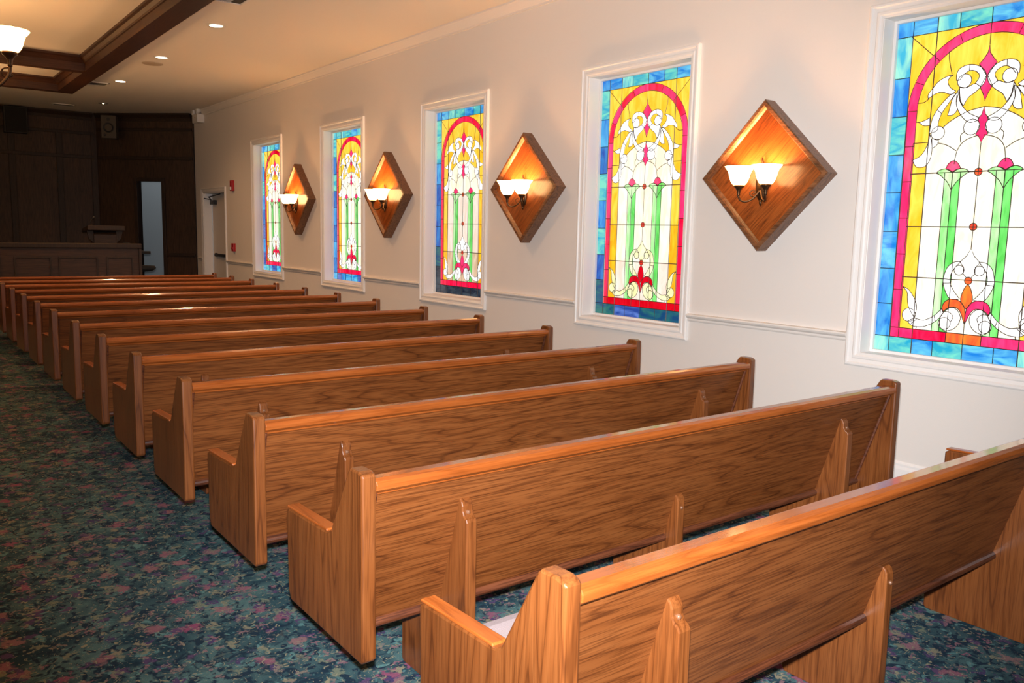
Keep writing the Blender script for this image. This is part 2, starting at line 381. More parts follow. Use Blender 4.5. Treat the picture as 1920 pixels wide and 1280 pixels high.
# ------------------------------------------------------------------ stained-glass windows
S = {
'fin1': [(0, 2.815), (-.006, 2.767), (-.031, 2.729), (-.052, 2.705), (-.004, 2.631), (-.036, 2.564), (-.014, 2.521), (0, 2.478)],
'fin2': [(0, 2.442), (-.011, 2.396), (-.032, 2.373), (-.018, 2.337), (-.036, 2.275), (-.015, 2.261), (0, 2.225)],
'ring': [(-.183, 2.622), (-.184, 2.668), (-.16, 2.699), (-.108, 2.71), (-.055, 2.695), (-.017, 2.662), (-.004, 2.627), (-.011, 2.591), (-.031, 2.564), (-.065, 2.592), (-.046, 2.624), (-.052, 2.649), (-.079, 2.669), (-.11, 2.672), (-.143, 2.651), (-.163, 2.624)],
'stem1': [(-.16, 2.581), (-.115, 2.571), (-.069, 2.589), (-.031, 2.564), (-.06, 2.538), (-.101, 2.508), (-.127, 2.46), (-.149, 2.5)],
'band1': [(-.171, 2.551), (-.159, 2.568), (-.154, 2.5), (-.126, 2.451), (-.085, 2.41), (-.024, 2.378), (-.038, 2.36), (-.088, 2.357), (-.138, 2.405), (-.171, 2.472)],
'leaf1': [(-.204, 2.66), (-.246, 2.655), (-.298, 2.629), (-.328, 2.594), (-.356, 2.557), (-.354, 2.529), (-.311, 2.555), (-.266, 2.56), (-.21, 2.541), (-.183, 2.559), (-.218, 2.583), (-.236, 2.619), (-.227, 2.647)],
'stem2': [(-.21, 2.539), (-.252, 2.5), (-.29, 2.452), (-.318, 2.393), (-.328, 2.306), (-.28, 2.321), (-.275, 2.373), (-.26, 2.424), (-.224, 2.481), (-.179, 2.545)],
'leaf2': [(-.333, 2.407), (-.365, 2.392), (-.4, 2.382), (-.372, 2.36), (-.33, 2.357)],
'tear': [(-.175, 2.546), (-.199, 2.508), (-.209, 2.462), (-.22, 2.41), (-.187, 2.411), (-.163, 2.441), (-.172, 2.485), (-.162, 2.552)],
'leaf3': [(-.326, 2.306), (-.331, 2.245), (-.368, 2.171), (-.425, 2.14), (-.396, 2.095), (-.339, 2.096), (-.309, 2.142), (-.303, 2.208), (-.314, 2.27)],
'curl2': [(-.303, 2.208), (-.269, 2.233), (-.267, 2.266), (-.309, 2.272)],
'bud': [(-.203, 2.072), (-.188, 2.105), (-.157, 2.123), (-.128, 2.105), (-.109, 2.072), (-.134, 2.064), (-.157, 2.046), (-.183, 2.064)],
'cupL': [(-.262, 2.048), (-.239, 2.067), (-.203, 2.074), (-.172, 2.061), (-.157, 2.047), (-.157, 1.938), (-.182, 1.984), (-.211, 2.014), (-.239, 2.038)],
'cupR': [(-.157, 2.047), (-.137, 2.065), (-.107, 2.072), (-.075, 2.065), (-.052, 2.048), (-.075, 2.036), (-.103, 2.012), (-.132, 1.983), (-.157, 1.938)],
'heart': [(-.055, 1.484), (-.099, 1.478), (-.138, 1.441), (-.156, 1.375), (-.153, 1.333), (-.132, 1.28), (-.101, 1.241), (-.042, 1.245), (-.085, 1.296), (-.111, 1.347), (-.111, 1.401), (-.09, 1.443)],
'lobe': [(-.149, 1.171), (-.139, 1.214), (-.099, 1.241), (-.044, 1.233), (-.005, 1.183), (0, 1.083), (-.019, 1.134), (-.04, 1.174), (-.071, 1.189), (-.113, 1.18), (-.141, 1.153)],
'scroll': [(-.156, 1.104), (-.14, 1.145), (-.095, 1.185), (-.052, 1.173), (-.028, 1.128), (-.039, 1.079), (-.072, 1.045), (-.116, 1.032), (-.148, 1.052)],
'swag': [(-.149, 1.177), (-.195, 1.124), (-.261, 1.088), (-.325, 1.094), (-.369, 1.071), (-.334, 1.043), (-.264, 1.044), (-.191, 1.082), (-.14, 1.141)],
'fleaf': [(-.424, 1.303), (-.377, 1.282), (-.334, 1.223), (-.315, 1.169), (-.326, 1.1), (-.369, 1.165), (-.382, 1.22), (-.389, 1.269)],
}
CROWN = [(0, 1.566), (-.024, 1.52), (-.061, 1.481), (-.035, 1.45), (-.037, 1.411), (-.015, 1.385), (0, 1.389)]
PETAL = [(0, 1.343), (-.021, 1.312), (-.037, 1.246), (-.019, 1.206), (0, 1.184)]
BALLS = [('hball', -.062, 1.429, .031), ('fball', -.365, 1.115, .045), ('sball', -.126, 1.08, .039), ('rball', -.133, 2.613, .043), ('b1', -.065, 2.325, .049), ('b2', -.273, 2.304, .043)]
LINES = [[(-.249, 2.332), (-.206, 2.368), (-.146, 2.402), (-.086, 2.427), (0, 2.443)],
         [(-.014, 2.272), (-.09, 2.249), (-.135, 2.2), (-.152, 2.123), (-.152, 2.10)],
         [(-.27, 2.242), (-.204, 2.221), (-.147, 2.183)], [(-.103, 2.301), (-.128, 2.277), (-.123, 2.233)],
         [(-.242, 2.814), (-.24, 2.763), (-.215, 2.667)], [(-.498, 2.942), (-.345, 2.80)],
         [(-.425, 2.508), (-.382, 2.508), (-.351, 2.527)], [(-.425, 2.388), (-.4, 2.382)],
         [(-.141, 1.153), (-.105, 1.157), (-.075, 1.129), (-.088, 1.092)], [(-.116, 1.032), (-.116, 1.018)], [(-.304, 1.043), (-.31, 1.018)],
         [(-.156, 1.34), (-.111, 1.345)], [(-.195, 1.124), (-.185, 1.085)], [(-.29, 2.452), (-.258, 2.425)], [(-.108, 2.71), (-.11, 2.672)], [(-.31, 1.09), (-.345, 1.058)]]
AV, AR, AI = 2.459, .484, .422      # arch centre height, outer and inner radius
def build_window(idx, yc, pal, bright):
    K = 1.02
    root = struct(empty('window_%d' % idx, (WX, yc, WZ0)))
    P3 = lambda u, v, d: (.152-d, -u*K, 1.666+(v-1.6)*K-WZ0)      # local to root
    bm = B(); mats = []; mi = {}
    def mid(n):
        if n not in mi: mi[n] = len(mats); mats.append(G[n])
        return mi[n]
    def face(pts, n, d):
        f = bm.faces.new([bm.verts.new(P3(p[0], p[1], d)) for p in pts]); f.material_index = mid(n)
    leads = []
    def rect(u0, u1, v0, v1, n, d=0., ln=True):
        face([(u0, v0), (u1, v0), (u1, v1), (u0, v1)], n, d)
        if ln: leads.append(([(u0, v0), (u1, v0), (u1, v1), (u0, v1)], True))
    def shape(pts, n, d, mirror=True, n2=None):
        s = smoothpts(pts, True, 4); face(s, n, d); leads.append((s, True))
        if mirror:
            s2 = [(-a, b) for a, b in s]; face(s2, n2 or n, d); leads.append((s2, True))
    rnd = random.Random(idx*5+1)
    # border
    vs = [.956, 1.18, 1.42, 1.67, 1.93, 2.18, 2.43, 2.68, 2.943]
    for sgn in (-1, 1):
        for i in range(8):
            n = pal['side'][i % len(pal['side'])] if sgn < 0 else rnd.choice(pal['side'])
            u = sorted((sgn*.625, sgn*.488)); rect(u[0], u[1], vs[i], vs[i+1], n)
    us = [-.625, -.488, -.33, -.19, 0, .19, .33, .488, .625]
    for i in range(8):
        rect(us[i], us[i+1], 2.943, 3.06, pal['top'][i % len(pal['top'])])
        rect(us[i], us[i+1], .845, .956, pal['bot'][i % len(pal['bot'])])
    # field
    rect(-.488, .488, 2.2, 2.943, 'yellow', 0, False)
    rect(-.488, .488, .956, 2.2, pal['mid'], 0, False)
    for v0, v1, n in ((1.022, 1.368, pal['lowy']), (1.368, 1.703, pal.get('amb', 'amber')), (1.703, 2.05, 'yellow'), (2.05, 2.25, 'yellow')):
        for sgn in (-1, 1): u = sorted((sgn*.43, sgn*.33)); rect(u[0], u[1], v0, v1, n, .0005)
    # clear glass under the vine arch
    bnd = [(-.33, 2.05), (-.33, 2.30), (-.249, 2.332), (-.206, 2.368), (-.146, 2.402), (-.086, 2.427), (0, 2.443)]
    face(bnd+[(-a, b) for a, b in bnd[-2::-1]], 'cream', .0006)
    for v0, v1, n in ((1.022, 1.368, pal['mid2']), (1.368, 1.703, pal['mid']), (1.703, 2.05, pal['mid'])):
        for a, b in ((-.33, -.206), (-.107, .107), (.206, .33)):
            rect(a, b, v0, v1, n, .0008)
        for sgn in (-1, 1):
            for a, b, g in ((-.206, -.157, 'mint' if sgn < 0 else 'mint'), (-.157, -.107, 'green')):
                u = sorted((sgn*a, sgn*b)) if sgn < 0 else sorted((-a, -b))
                gg = g if sgn < 0 else ('green' if g == 'mint' else 'mint')
                u = sorted((a, b)) if sgn < 0 else sorted((-a, -b))
                rect(u[0], u[1], v0, v1, gg if sgn < 0 else gg, .0008)
    # red arch and frame
    ring = [(math.pi*k/40) for k in range(41)]
    for k0 in range(0, 40, 5):
        aa = ring[k0:k0+6]; o_ = [(AR*math.cos(a), AV+AR*math.sin(a)) for a in aa]; i_ = [(AI*math.cos(a), AV+AI*math.sin(a)) for a in aa]
        pts = o_+i_[::-1]; face(pts, pal['red'] if k0 % 2 else pal['arch'], .0012); leads.append((pts, True))
    rv = [1.022, 1.28, 1.52, 1.76, 2.0, 2.23, AV]
    for sgn in (-1, 1):
        u = sorted((sgn*AR, sgn*AI))
        for i in range(6): rect(u[0], u[1], rv[i], rv[i+1], pal['red'] if i < 3 else pal['arch'], .0012)
    ru = [-AR, -.425, -.33, -.11, .11, .33, .425, AR]
    for i in range(7): rect(ru[i], ru[i+1], .956, 1.022, pal['redb'][i % len(pal['redb'])], .0012)
    for u in (-.33, .33): leads.append(([(u, .85), (u, 3.05)], False))
    leads.append(([(0, 3.05), (0, 2.815)], False)); leads.append(([(0, 2.225), (0, 1.566)], False)); leads.append(([(0, 1.083), (0, .85)], False))
    leads.append(([(-.425, 2.05), (-.262, 2.05)], False)); leads.append(([(.425, 2.05), (.262, 2.05)], False)); leads.append(([(-.052, 2.048), (.052, 2.048)], False))
    # vine work
    full = lambda h: h+[(-a, b) for a, b in h[-2:0:-1]]
    for n in ('fin1', 'fin2'):
        s = full(S[n]); face(s, 'pink', .002); leads.append((s, True))
    wh = pal['vine']
    for n, c, d in (('leaf3', 'white', .002), ('curl2', 'white', .002), ('stem2', 'white', .0026), ('leaf2', 'white', .002), ('tear', 'white', .003), ('leaf1', 'white', .0024),
                    ('stem1', 'white', .0034), ('band1', 'white', .0038), ('ring', 'white', .004)):
        shape(S[n], c, d)
    shape(S['cupL'], 'mint', .002, True, 'green'); shape(S['cupR'], pal['cup'], .002, True, 'mint'); shape(S['bud'], pal['bud'], .0024)
    shape(S['fleaf'], wh, .002); shape(S['swag'], wh, .0026); shape(S['scroll'], wh, .003)
    shape(S['heart'], wh, .003); s = full(CROWN); face(s, wh, .0026); leads.append((s, True))
    shape(S['lobe'], pal['lobe'][0], .0028, True, pal['lobe'][1]); s = full(PETAL); s = smoothpts(s, True, 3); face(s, pal['lobe'][2], .0034); leads.append((s, True))
    for n, u, v, r in BALLS:
        for sgn in (-1, 1):
            s = [(sgn*u+r*math.cos(2*math.pi*k/16), v+r*math.sin(2*math.pi*k/16)) for k in range(16)]
            face(s, 'white' if n in ('rball', 'b1', 'b2') else wh, .0046); leads.append((s, True))
    for v in (2.046, 1.705, 1.364):
        s = [(.023*math.cos(2*math.pi*k/16), v+.023*math.sin(2*math.pi*k/16)) for k in range(16)]
        face(s, 'gem', .006); leads.append((s, True))
    for l in LINES:
        s = smoothpts(l, False, 4)
        for sgn in (1, -1): leads.append(([(sgn*a, b) for a, b in s], False))
    # pane body behind the coloured face
    me_back = [P3(-.625, .845, -.008), P3(.625, .845, -.008), P3(.625, 3.06, -.008), P3(-.625, 3.06, -.008)]
    f = bm.faces.new([bm.verts.new(p) for p in me_back]); f.material_index = mid('white')
    for f in bm.faces:                                    # every pane faces the room
        f.normal_update()
        if f.normal.x > 0 and f.verts[0].co.x < .158: f.normal_flip()
    me = bpy.data.meshes.new('glass_panel'); bm.to_mesh(me); bm.free()
    for m in mats: me.materials.append(m)
    o = bpy.data.objects.new('glass_panel', me); C.objects.link(o); o.parent = root; o.color = (bright, bright, bright, 1)
    bm = B()
    for pts, cl in leads:
        if cl and len(pts) == 4:
            for k in range(4): tube(bm, [P3(*pts[k], .0062), P3(*pts[(k+1) % 4], .0062)], .0027, 4)
        else: tube(bm, [P3(a, b, .0062) for a, b in pts], .0027, 4, cl)
    for v in (1.368, 1.703):
        for u0, u1 in ((-.425, -.157 if v < 1.5 else 0), (.157 if v < 1.5 else 0, .425)): tube(bm, [P3(u0, v, .0058), P3(u1, v, .0058)], .0036, 4)
    for sgn in (-1, 1):
        tube(bm, [P3(sgn*.425, 2.05, .0058), P3(sgn*.262, 2.05, .0058)], .0036, 4); tube(bm, [P3(sgn*.33, .85, .0058), P3(sgn*.33, 3.05, .0058)], .0036, 4)
    obj('leading', bm, M['lead'], root)
    # jamb: four reveal boards and an inner stop
    zt, zb = HZ1-WZ0, HZ0-WZ0
    bm = B()
    box(bm, -.005, .17, -HW-.012, -HW+.012, zb, zt); box(bm, -.005, .17, HW-.012, HW+.012, zb, zt)
    box(bm, -.005, .17, -HW, HW, zt-.012, zt+.012); box(bm, -.005, .17, -HW, HW, zb-.012, zb+.012)
    obj('jamb', bm, M['white'], root, .003)
    bm = B(); w = .022
    a, b, t0, t1 = -HW+.012, HW-.012, zb+.012, zt-.012
    for (y0, y1, z0, z1) in ((a, a+w, t0, t1), (b-w, b, t0, t1), (a+w, b-w, t1-w, t1), (a+w, b-w, t0, t0+w)): box(bm, .118, .15, y0, y1, z0, z1)
    obj('stop', bm, M['white'], root, .004)
    # mitred casing with a stepped profile
    bm = B(); prof = [(0., 0.), (.024, 0.), (.030, .010), (.030, .022), (.020, .030), (.017, .052), (.022, .060), (.022, .074), (.014, .084), (.012, .098), (0, .098)]
    oy, z0, z1 = WHW, 0., WZ1-WZ0
    rows = []
    for (sy, sz) in ((-1, 0), (1, 0), (1, 1), (-1, 1)):
        rows.append([bm.verts.new((-p, sy*(oy-q), (z0+q) if sz == 0 else (z1-q))) for p, q in prof])
    for i in range(4):
        r0, r1 = rows[i], rows[(i+1) % 4]
        for k in range(len(prof)): bm.faces.new((r0[k], r0[(k+1) % len(prof)], r1[(k+1) % len(prof)], r1[k]))
    obj('casing', bm, M['white'], root)
    return root
BASE = dict(side=['deep', 'blue', 'blue', 'aqua', 'blue', 'teal', 'deep', 'blue'], top=['blue', 'blueH', 'aqua', 'teal', 'blueH', 'teal', 'blueH', 'aqua'],
            bot=['blueH', 'indigo', 'blue', 'blueH'], red='crimson', arch='pink', redb=['crimson'], mid='cream', mid2='cream', lowy='amber',
            vine='white', cup='mint', bud='pink', lobe=('crimson', 'crimson', 'crimson'))
build_window(1, WC[0], dict(BASE, side=['indigo', 'blue', 'indigo', 'deep', 'blue', 'teal', 'blue', 'aqua'], bot=['blueH', 'teal', 'blueH', 'indigo'], red='scarlet', arch='crimson'), 1.05)
build_window(2, WC[1], dict(BASE, side=['deep', 'blue', 'deep', 'blue', 'deep', 'teal', 'deep', 'teal'], top=['aqua', 'teal', 'aqua', 'teal', 'blueH'], red='crimson', arch='crimson'), 1.05)
build_window(3, WC[2], dict(BASE, side=['blue_shaded', 'sea', 'deep', 'deep', 'deep', 'blue', 'teal', 'teal'], bot=['blue_shaded'], mid='blush', mid2='tan', red='crimson', arch='crimson', lobe=('pink', 'pink', 'pink')), .93)  # shade from outside is painted into the lower panes
build_window(4, WC[3], dict(BASE, side=['sea', 'deep', 'teal', 'blue', 'teal', 'deep', 'blue', 'teal'], bot=['sea', 'sea', 'indigo', 'indigo', 'sea', 'sea', 'sea'], mid2='blush', red='crimson', arch='pink', redb=['scarlet'],
             vine='pale', lobe=('scarlet', 'scarlet', 'scarlet')), 1.)
build_window(5, WC[4], dict(BASE, side=['blue', 'blue', 'blueH', 'blue', 'blue', 'teal', 'blue', 'aqua'], bot=['aqua', 'teal', 'blueH', 'teal', 'blueH', 'blueH'], red='pink', arch='pink', redb=['pink', 'pink', 'crimson', 'orange', 'pink'],
             lowy='yellow', amb='yellow', lobe=('orange', 'pink', 'orange')), 1.12)

# ------------------------------------------------------------------ exit door in the window wall
root = struct(empty('door_1', (WX, (DOOR[0]+DOOR[1])/2, 0)))
hw, dt = (DOOR[1]-DOOR[0])/2, DOOR[3]
bm = B(); prof = [(0., 0.), (.024, 0.), (.028, .012), (.020, .03), (.018, .06), (.012, .085), (0, .085)]
rows = []
for (sy, kz) in ((-1, 0), (-1, 1), (1, 1), (1, 0)):
    rows.append([bm.verts.new((-p, sy*(hw+.085-q), (dt+.085-q) if kz else 0.)) for p, q in prof])
for r0, r1 in zip(rows, rows[1:]):
    for k in range(len(prof)): bm.faces.new((r0[k], r0[(k+1) % len(prof)], r1[(k+1) % len(prof)], r1[k]))
obj('casing', bm, M['white'], root)
bm = B(); box(bm, 0, .25, -hw-.002, -hw+.02, 0, dt); box(bm, 0, .25, hw-.02, hw+.002, 0, dt); box(bm, 0, .25, -hw, hw, dt-.02, dt+.002)
obj('jamb', bm, M['white'], root, .003)
bm = B(); box(bm, .17, .215, -hw+.025, hw-.055, .01, dt-.03); leaf = obj('leaf', bm, M['doorP'], root, .003)
bm = B(); box(bm, .165, .21, hw-.05, hw-.022, .01, dt-.03); obj('edge_strip', bm, M['steel'], root, .003)
bm = B(); box(bm, .11, .165, -hw+.08, hw-.28, 1.06, 1.12); box(bm, .135, .172, hw-.33, hw-.23, 1.05, 1.13); box(bm, .135, .172, -hw+.05, -hw+.12, 1.05, 1.13)
obj('panic_bar', bm, M['black'], leaf, .008)
bm = B(); box(bm, .10, .172, hw-.36, hw-.09, 2.14, 2.23); cl = obj('door_closer', bm, M['black'], leaf, .006)
bm = B(); tube(bm, [(.12, hw-.13, 2.24), (.02, hw-.3, 2.29), (.10, -.1, 2.345)], .011); tube(bm, [(.12, hw-.13, 2.24), (-.0, hw-.05, 2.27)], .011)
obj('closer_arm', bm, M['black'], cl)

# ------------------------------------------------------------------ ceiling beams
bm = B()
BZ = CZ-.21
prism(bm, [(2.47, BZ), (2.72, BZ), (2.72, CZ), (2.40, CZ), (2.40, CZ-.03), (2.425, CZ-.045), (2.45, CZ-.08), (2.455, CZ-.10), (2.47, CZ-.105)], lambda a, b, d: (a, d, b), -11.9, 16.10)
struct(obj('ceiling_beam', bm, M['beam']))
for y in (13.60, 15.90):
    bm = B()
    prism(bm, [(y, BZ), (y+.2, BZ), (y+.2, CZ), (y-.06, CZ), (y-.06, CZ-.03), (y-.04, CZ-.045), (y-.015, CZ-.08), (y, CZ-.10)], lambda a, b, d: (d, a, b), -5.4, 2.47)
    struct(obj('ceiling_beam', bm, M['beamX']))

# ------------------------------------------------------------------ pews
PT = .05
def make_pew(PL=3.19):
    r = empty('church_pew')
    # end panel outline (y forward, z up)
    up = [(0, .914), (.006, .924), (.030, .930), (.084, .929), (.096, .919), (.215, .705), (.228, .684), (.250, .672), (.272, .668), (.585, .655), (.606, .645)]
    aisle = [(.012, .306), (0, .318)] + up + [(.597, .345), (.575, .308)]
    wallp = [(0, 0)] + up + [(.597, .02), (.597, 0)]
    bm = B(); prism(bm, aisle, lambda a, b, d: (d, a, b), 0, PT)
    e = obj('end_panel', bm, M['oakZ'], r, .007)
    bm = B(); prism(bm, [(.262, .667), (.60, .654), (.604, .659), (.598, .664), (.264, .6765)], lambda a, b, d: (d, a, b), .002, PT-.002); obj('armrest', bm, M['arm'], e, .003)  # added strip on the panel top, flash light put into its lighter oak
    bm = B(); prism(bm, wallp, lambda a, b, d: (d, a, b), PL-PT, PL)
    e = obj('end_panel', bm, M['oakZ'], r, .007)
    bm = B(); prism(bm, [(.262, .667), (.60, .654), (.604, .659), (.598, .664), (.264, .6765)], lambda a, b, d: (d, a, b), PL-PT+.002, PL-.002); obj('armrest', bm, M['arm'], e, .003)  # matching strip at the wall end, painted as if flash-lit
    bm = B(); box(bm, PL-PT-.018, PL-PT, .02, .592, 0, .105); obj('plinth', bm, M['oakY'], e, .005)
    # reclined back
    t0, t1 = (.034, .872), (.190, .345)
    dx, dz = t1[0]-t0[0], t1[1]-t0[1]; ln = math.hypot(dx, dz); nx, nz = -dz/ln*.02, dx/ln*.02
    bm = B(); prism(bm, [t0, t1, (t1[0]+nx, t1[1]+nz), (t0[0]+nx, t0[1]+nz)], lambda a, b, d: (d, a, b), PT, PL-PT)
    bk = obj('backrest', bm, M['oakX'], r)
    bm = B(); prism(bm, [(.0, .868), (.012, .858), (.026, .856), (.028, .846), (.036, .842), (.060, .845), (.078, .862), (.080, .884), (.066, .900), (.020, .903), (.004, .896), (-.003, .884)], lambda a, b, d: (d, a, b), PT, PL-PT)
    obj('cap_rail', bm, M['cap'], r, .003)
    bm = B(); cy, cz = t1[0]+.004, t1[1]-.006
    prism(bm, [(cy+.021*math.cos(a), cz+.019*math.sin(a)) for a in [2*math.pi*k/12 for k in range(12)]], lambda a, b, d: (d, a, b), PT, PL-PT)
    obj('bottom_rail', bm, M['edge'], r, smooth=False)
    # quarter-round strips where the back meets the ends
    for x in (PT+.009, PL-PT-.009):
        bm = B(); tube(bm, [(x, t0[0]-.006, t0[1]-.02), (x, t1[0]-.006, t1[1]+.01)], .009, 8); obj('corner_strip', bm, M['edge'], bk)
    # seat
    bm = B(); prism(bm, [(.20, .435), (.585, .435), (.598, .445), (.598, .462), (.20, .455)], lambda a, b, d: (d, a, b), PT, PL-PT); obj('seat_board', bm, M['oakX'], r, .004)
    bm = B(); prism(bm, [(.165, .462), (.60, .470), (.625, .485), (.630, .505), (.615, .522), (.58, .528), (.15, .510)], lambda a, b, d: (d, a, b), PT+.003, PL-PT-.003)
    obj('seat_cushion', bm, M['cushion'], r, .006)
    # supports under seat and back
    tall = [(.056, .752), (.066, .762), (.080, .766), (.094, .758), (.205, .365), (.46, .40), (.46, .012), (.448, 0), (.03, 0), (.022, .012), (.022, .686), (.027, .697), (.042, .706), (.049, .720), (.050, .738)]
    low = [(.132, .550), (.142, .562), (.156, .555), (.205, .365), (.50, .40), (.50, .012), (.488, 0), (.12, 0), (.112, .012), (.112, .508), (.114, .525), (.120, .540)]
    for x, pr in ((.425, tall), (1.60, low), (PL-.425, tall)):
        bm = B(); prism(bm, pr, lambda a, b, d: (d, a, b), x-.022, x+.022)
        s = obj('support', bm, M['oakZ'], r, .004)
        yb, zb = (.045, .716) if pr is tall else (.110, .492)
        bm = B(); lathe(bm, [(.0075, .012), (.0075, -.002), (.005, -.005), (.0015, -.006)], (x, yb, zb), 12, axis='Y', cap0=True, cap1=True)
        obj('screw_plug', bm, M['brass'], s, smooth=True)
    return r
def copy_tree(o, parent=None):
    c = o.copy(); C.objects.link(c)
    if parent: c.parent = parent
    for ch in list(o.children): copy_tree(ch, c)
    return c
PY = [1.269, 2.218, 3.153, 4.135, 5.125, 6.10, 7.07, 8.08, 9.06, 10.02, 11.0, 11.96, 12.83, 13.68]
PLAB = ['oak pew nearest the camera, pale mauve cushion showing beside its arm',
 'oak pew second from the camera, its far post just below the nearest window corner',
 'oak pew third from the camera, its far post below the nearest diamond wall lamp',
 'oak pew fourth from the camera, its far post right below the second-nearest window',
 'oak pew fifth from the camera, its far post just left of the second-nearest window',
 'oak pew sixth from the camera, its far post right below the dark-bordered window',
 'oak pew seventh from the camera, its far post just left of the dark-bordered window',
 'oak pew eighth from the camera, its far post under the second-farthest diamond wall lamp',
 'oak pew ninth from the camera, its far post under the second-farthest window',
 'oak pew tenth from the camera, its far post under the farthest diamond wall lamp',
 'oak pew fourth back from the dark wooden partition, its far post under the farthest window',
 'oak pew third back from the dark wooden partition',
 'oak pew second back from the dark wooden partition, its far post at the exit door',
 'frontmost oak pew, directly facing the dark wooden partition']
first_pew = make_pew(3.05); proto = make_pew(); pews = []
for i, y in enumerate(PY):
    o = first_pew if i == 0 else proto if i == 1 else copy_tree(proto)
    o.location = (1.120, y, 0); tag(o, PLAB[i], 'pew', 'oak pews in rows'); pews.append(o)

# ------------------------------------------------------------------ diamond wall lamps
LAMPS = []
def bulb_light(name, loc, col, e, parent, r=.03):
    ld = bpy.data.lights.new(name, 'POINT'); ld.energy = e; ld.color = col; ld.shadow_soft_size = r
    o = bpy.data.objects.new(name, ld); C.objects.link(o); o.parent = parent; o.location = loc; LAMPS.append(o); return o
def shade_bm(c, R=.112, H=.145, fl=.02):
    bm = B(); k = R/.112; h = H/.145
    pr = [(.034*k, 0), (.050*k, .012*h), (.064*k, .035*h), (.074*k, .065*h), (.080*k, .092*h), (.086*k, .104*h), (.086*k, .112*h), (.092*k, .116*h), (.102*k, .130*h), (.112*k, .145*h)]
    lathe(bm, pr+[(r-.004, z+.001) for r, z in pr[::-1]], c, 32, flute=fl, nf=16)
    return bm
def holder_bm(c):
    bm = B(); lathe(bm, [(.008, -.075), (.013, -.068), (.010, -.058), (.014, -.050), (.013, -.040), (.024, -.020), (.040, -.006), (.040, .004), (.030, .004)], c, 20, cap0=True, cap1=True)
    return bm
def make_sconce():
    r = empty('wall_sconce'); D = .565; W_ = .045; d = .125
    # frame: bevelled square turned on its corner, open box against the wall (local -X into the room)
    bm = B()
    def corner(k, rr, x): a = math.pi/2*k; return (x, rr*math.cos(a), rr*math.sin(a))
    prof = [(D, 0.), (D, -d+.008), (D-.012, -d), (D-W_, -d), (D-W_-.008, -d+.02), (D-W_-.030, -.085), (D-W_-.030, 0)]
    rows = [[bm.verts.new(corner(k, a, b)) for a, b in prof] for k in range(4)]
    for k in range(4):
        for j in range(len(prof)-1): bm.faces.new((rows[k][j], rows[k][j+1], rows[(k+1) % 4][j+1], rows[(k+1) % 4][j]))
    fr = obj('frame', bm, M['frameW'], r)
    bm = B(); q = D-W_-.026
    prism(bm, [(q*math.cos(math.pi/2*k), q*math.sin(math.pi/2*k)) for k in range(4)], lambda a, b, dd: (dd, a, b), -.090, -.06)
    obj('backboard', bm, M['panelW'], r)
    # lamp
    bm = B(); lathe(bm, [(.001, .0), (.052, .0), (.054, -.012), (.040, -.020), (.022, -.030), (.001, -.034)], (-.090, 0, -.07), 24, axis='X')
    for v in bm.verts: v.co.z = -.06+(v.co.z+.07)*2.4
    tube(bm, [(-.10, 0, .06), (-.105, 0, .10), (-.108, 0, .125), (-.104, 0, .14)], [.014, .011, .007, .002], 8)
    tube(bm, [(-.10, 0, -.18), (-.105, 0, -.205), (-.102, 0, -.225)], [.012, .010, .003], 8)
    bp = obj('backplate', bm, M['bronze'], r, smooth=True)
    for s in (-1, 1):
        sx, sy, sz = -.215, s*.122, -.075
        bm = B()
        path = [(-.11, 0, -.10), (-.125, s*.018, -.135), (-.145, s*.045, -.172), (-.172, s*.085, -.192), (-.20, s*.113, -.182), (-.215, s*.122, -.150), (sx, sy, sz-.06)]
        p2 = []
        for i in range(len(path)-1):
            a, b = Vector(path[i]), Vector(path[i+1])
            pa, pb = Vector(path[max(0, i-1)]), Vector(path[min(len(path)-1, i+2)])
            for k in range(5):
                t = k/5; t2, t3 = t*t, t*t*t
                p2.append(a*(2*t3-3*t2+1)+(b-pa)*.5*(t3-2*t2+t)+b*(-2*t3+3*t2)+(pb-a)*.5*(t3-t2))
        tube(bm, p2+[Vector(path[-1])], .0075, 8)
        # small scroll above the arm
        sc = [(-.13-.02*math.cos(a)*(1-.06*k), s*(.05+.024*math.cos(a)*(1-.06*k)), -.125+.03*math.sin(a)*(1-.06*k)) for k, a in enumerate([math.radians(-90+30*j) for j in range(14)])]
        tube(bm, sc, .0042, 6)
        arm = obj('arm', bm, M['bronze'], r, smooth=True)
        obj('lamp_holder', holder_bm((sx, sy, sz)), M['bronze'], arm, smooth=True)
        obj('lamp_shade', shade_bm((sx, sy, sz)), M['shade'], r, smooth=True)
        bulb_light('bulb', (sx, sy, sz+.10), (1., .58, .25), 18., r)
    return r
SLAB = {12.92: 'diamond wall lamp farthest away, first past the exit door and its window', 9.92: 'diamond wall lamp second farthest away, between the second and third windows from the exit door',
        6.92: 'diamond wall lamp second nearest, right of the window with the near-black bottom border', 3.96: 'largest and nearest diamond wall lamp, beside the window cut by the frame edge'}
ps = make_sconce(); first = True
for y, lab in SLAB.items():
    o = ps if first else copy_tree(ps); first = False
    o.location = (WX, y, 2.14); tag(o, lab, 'wall lamp', 'diamond wall lamps between the windows')

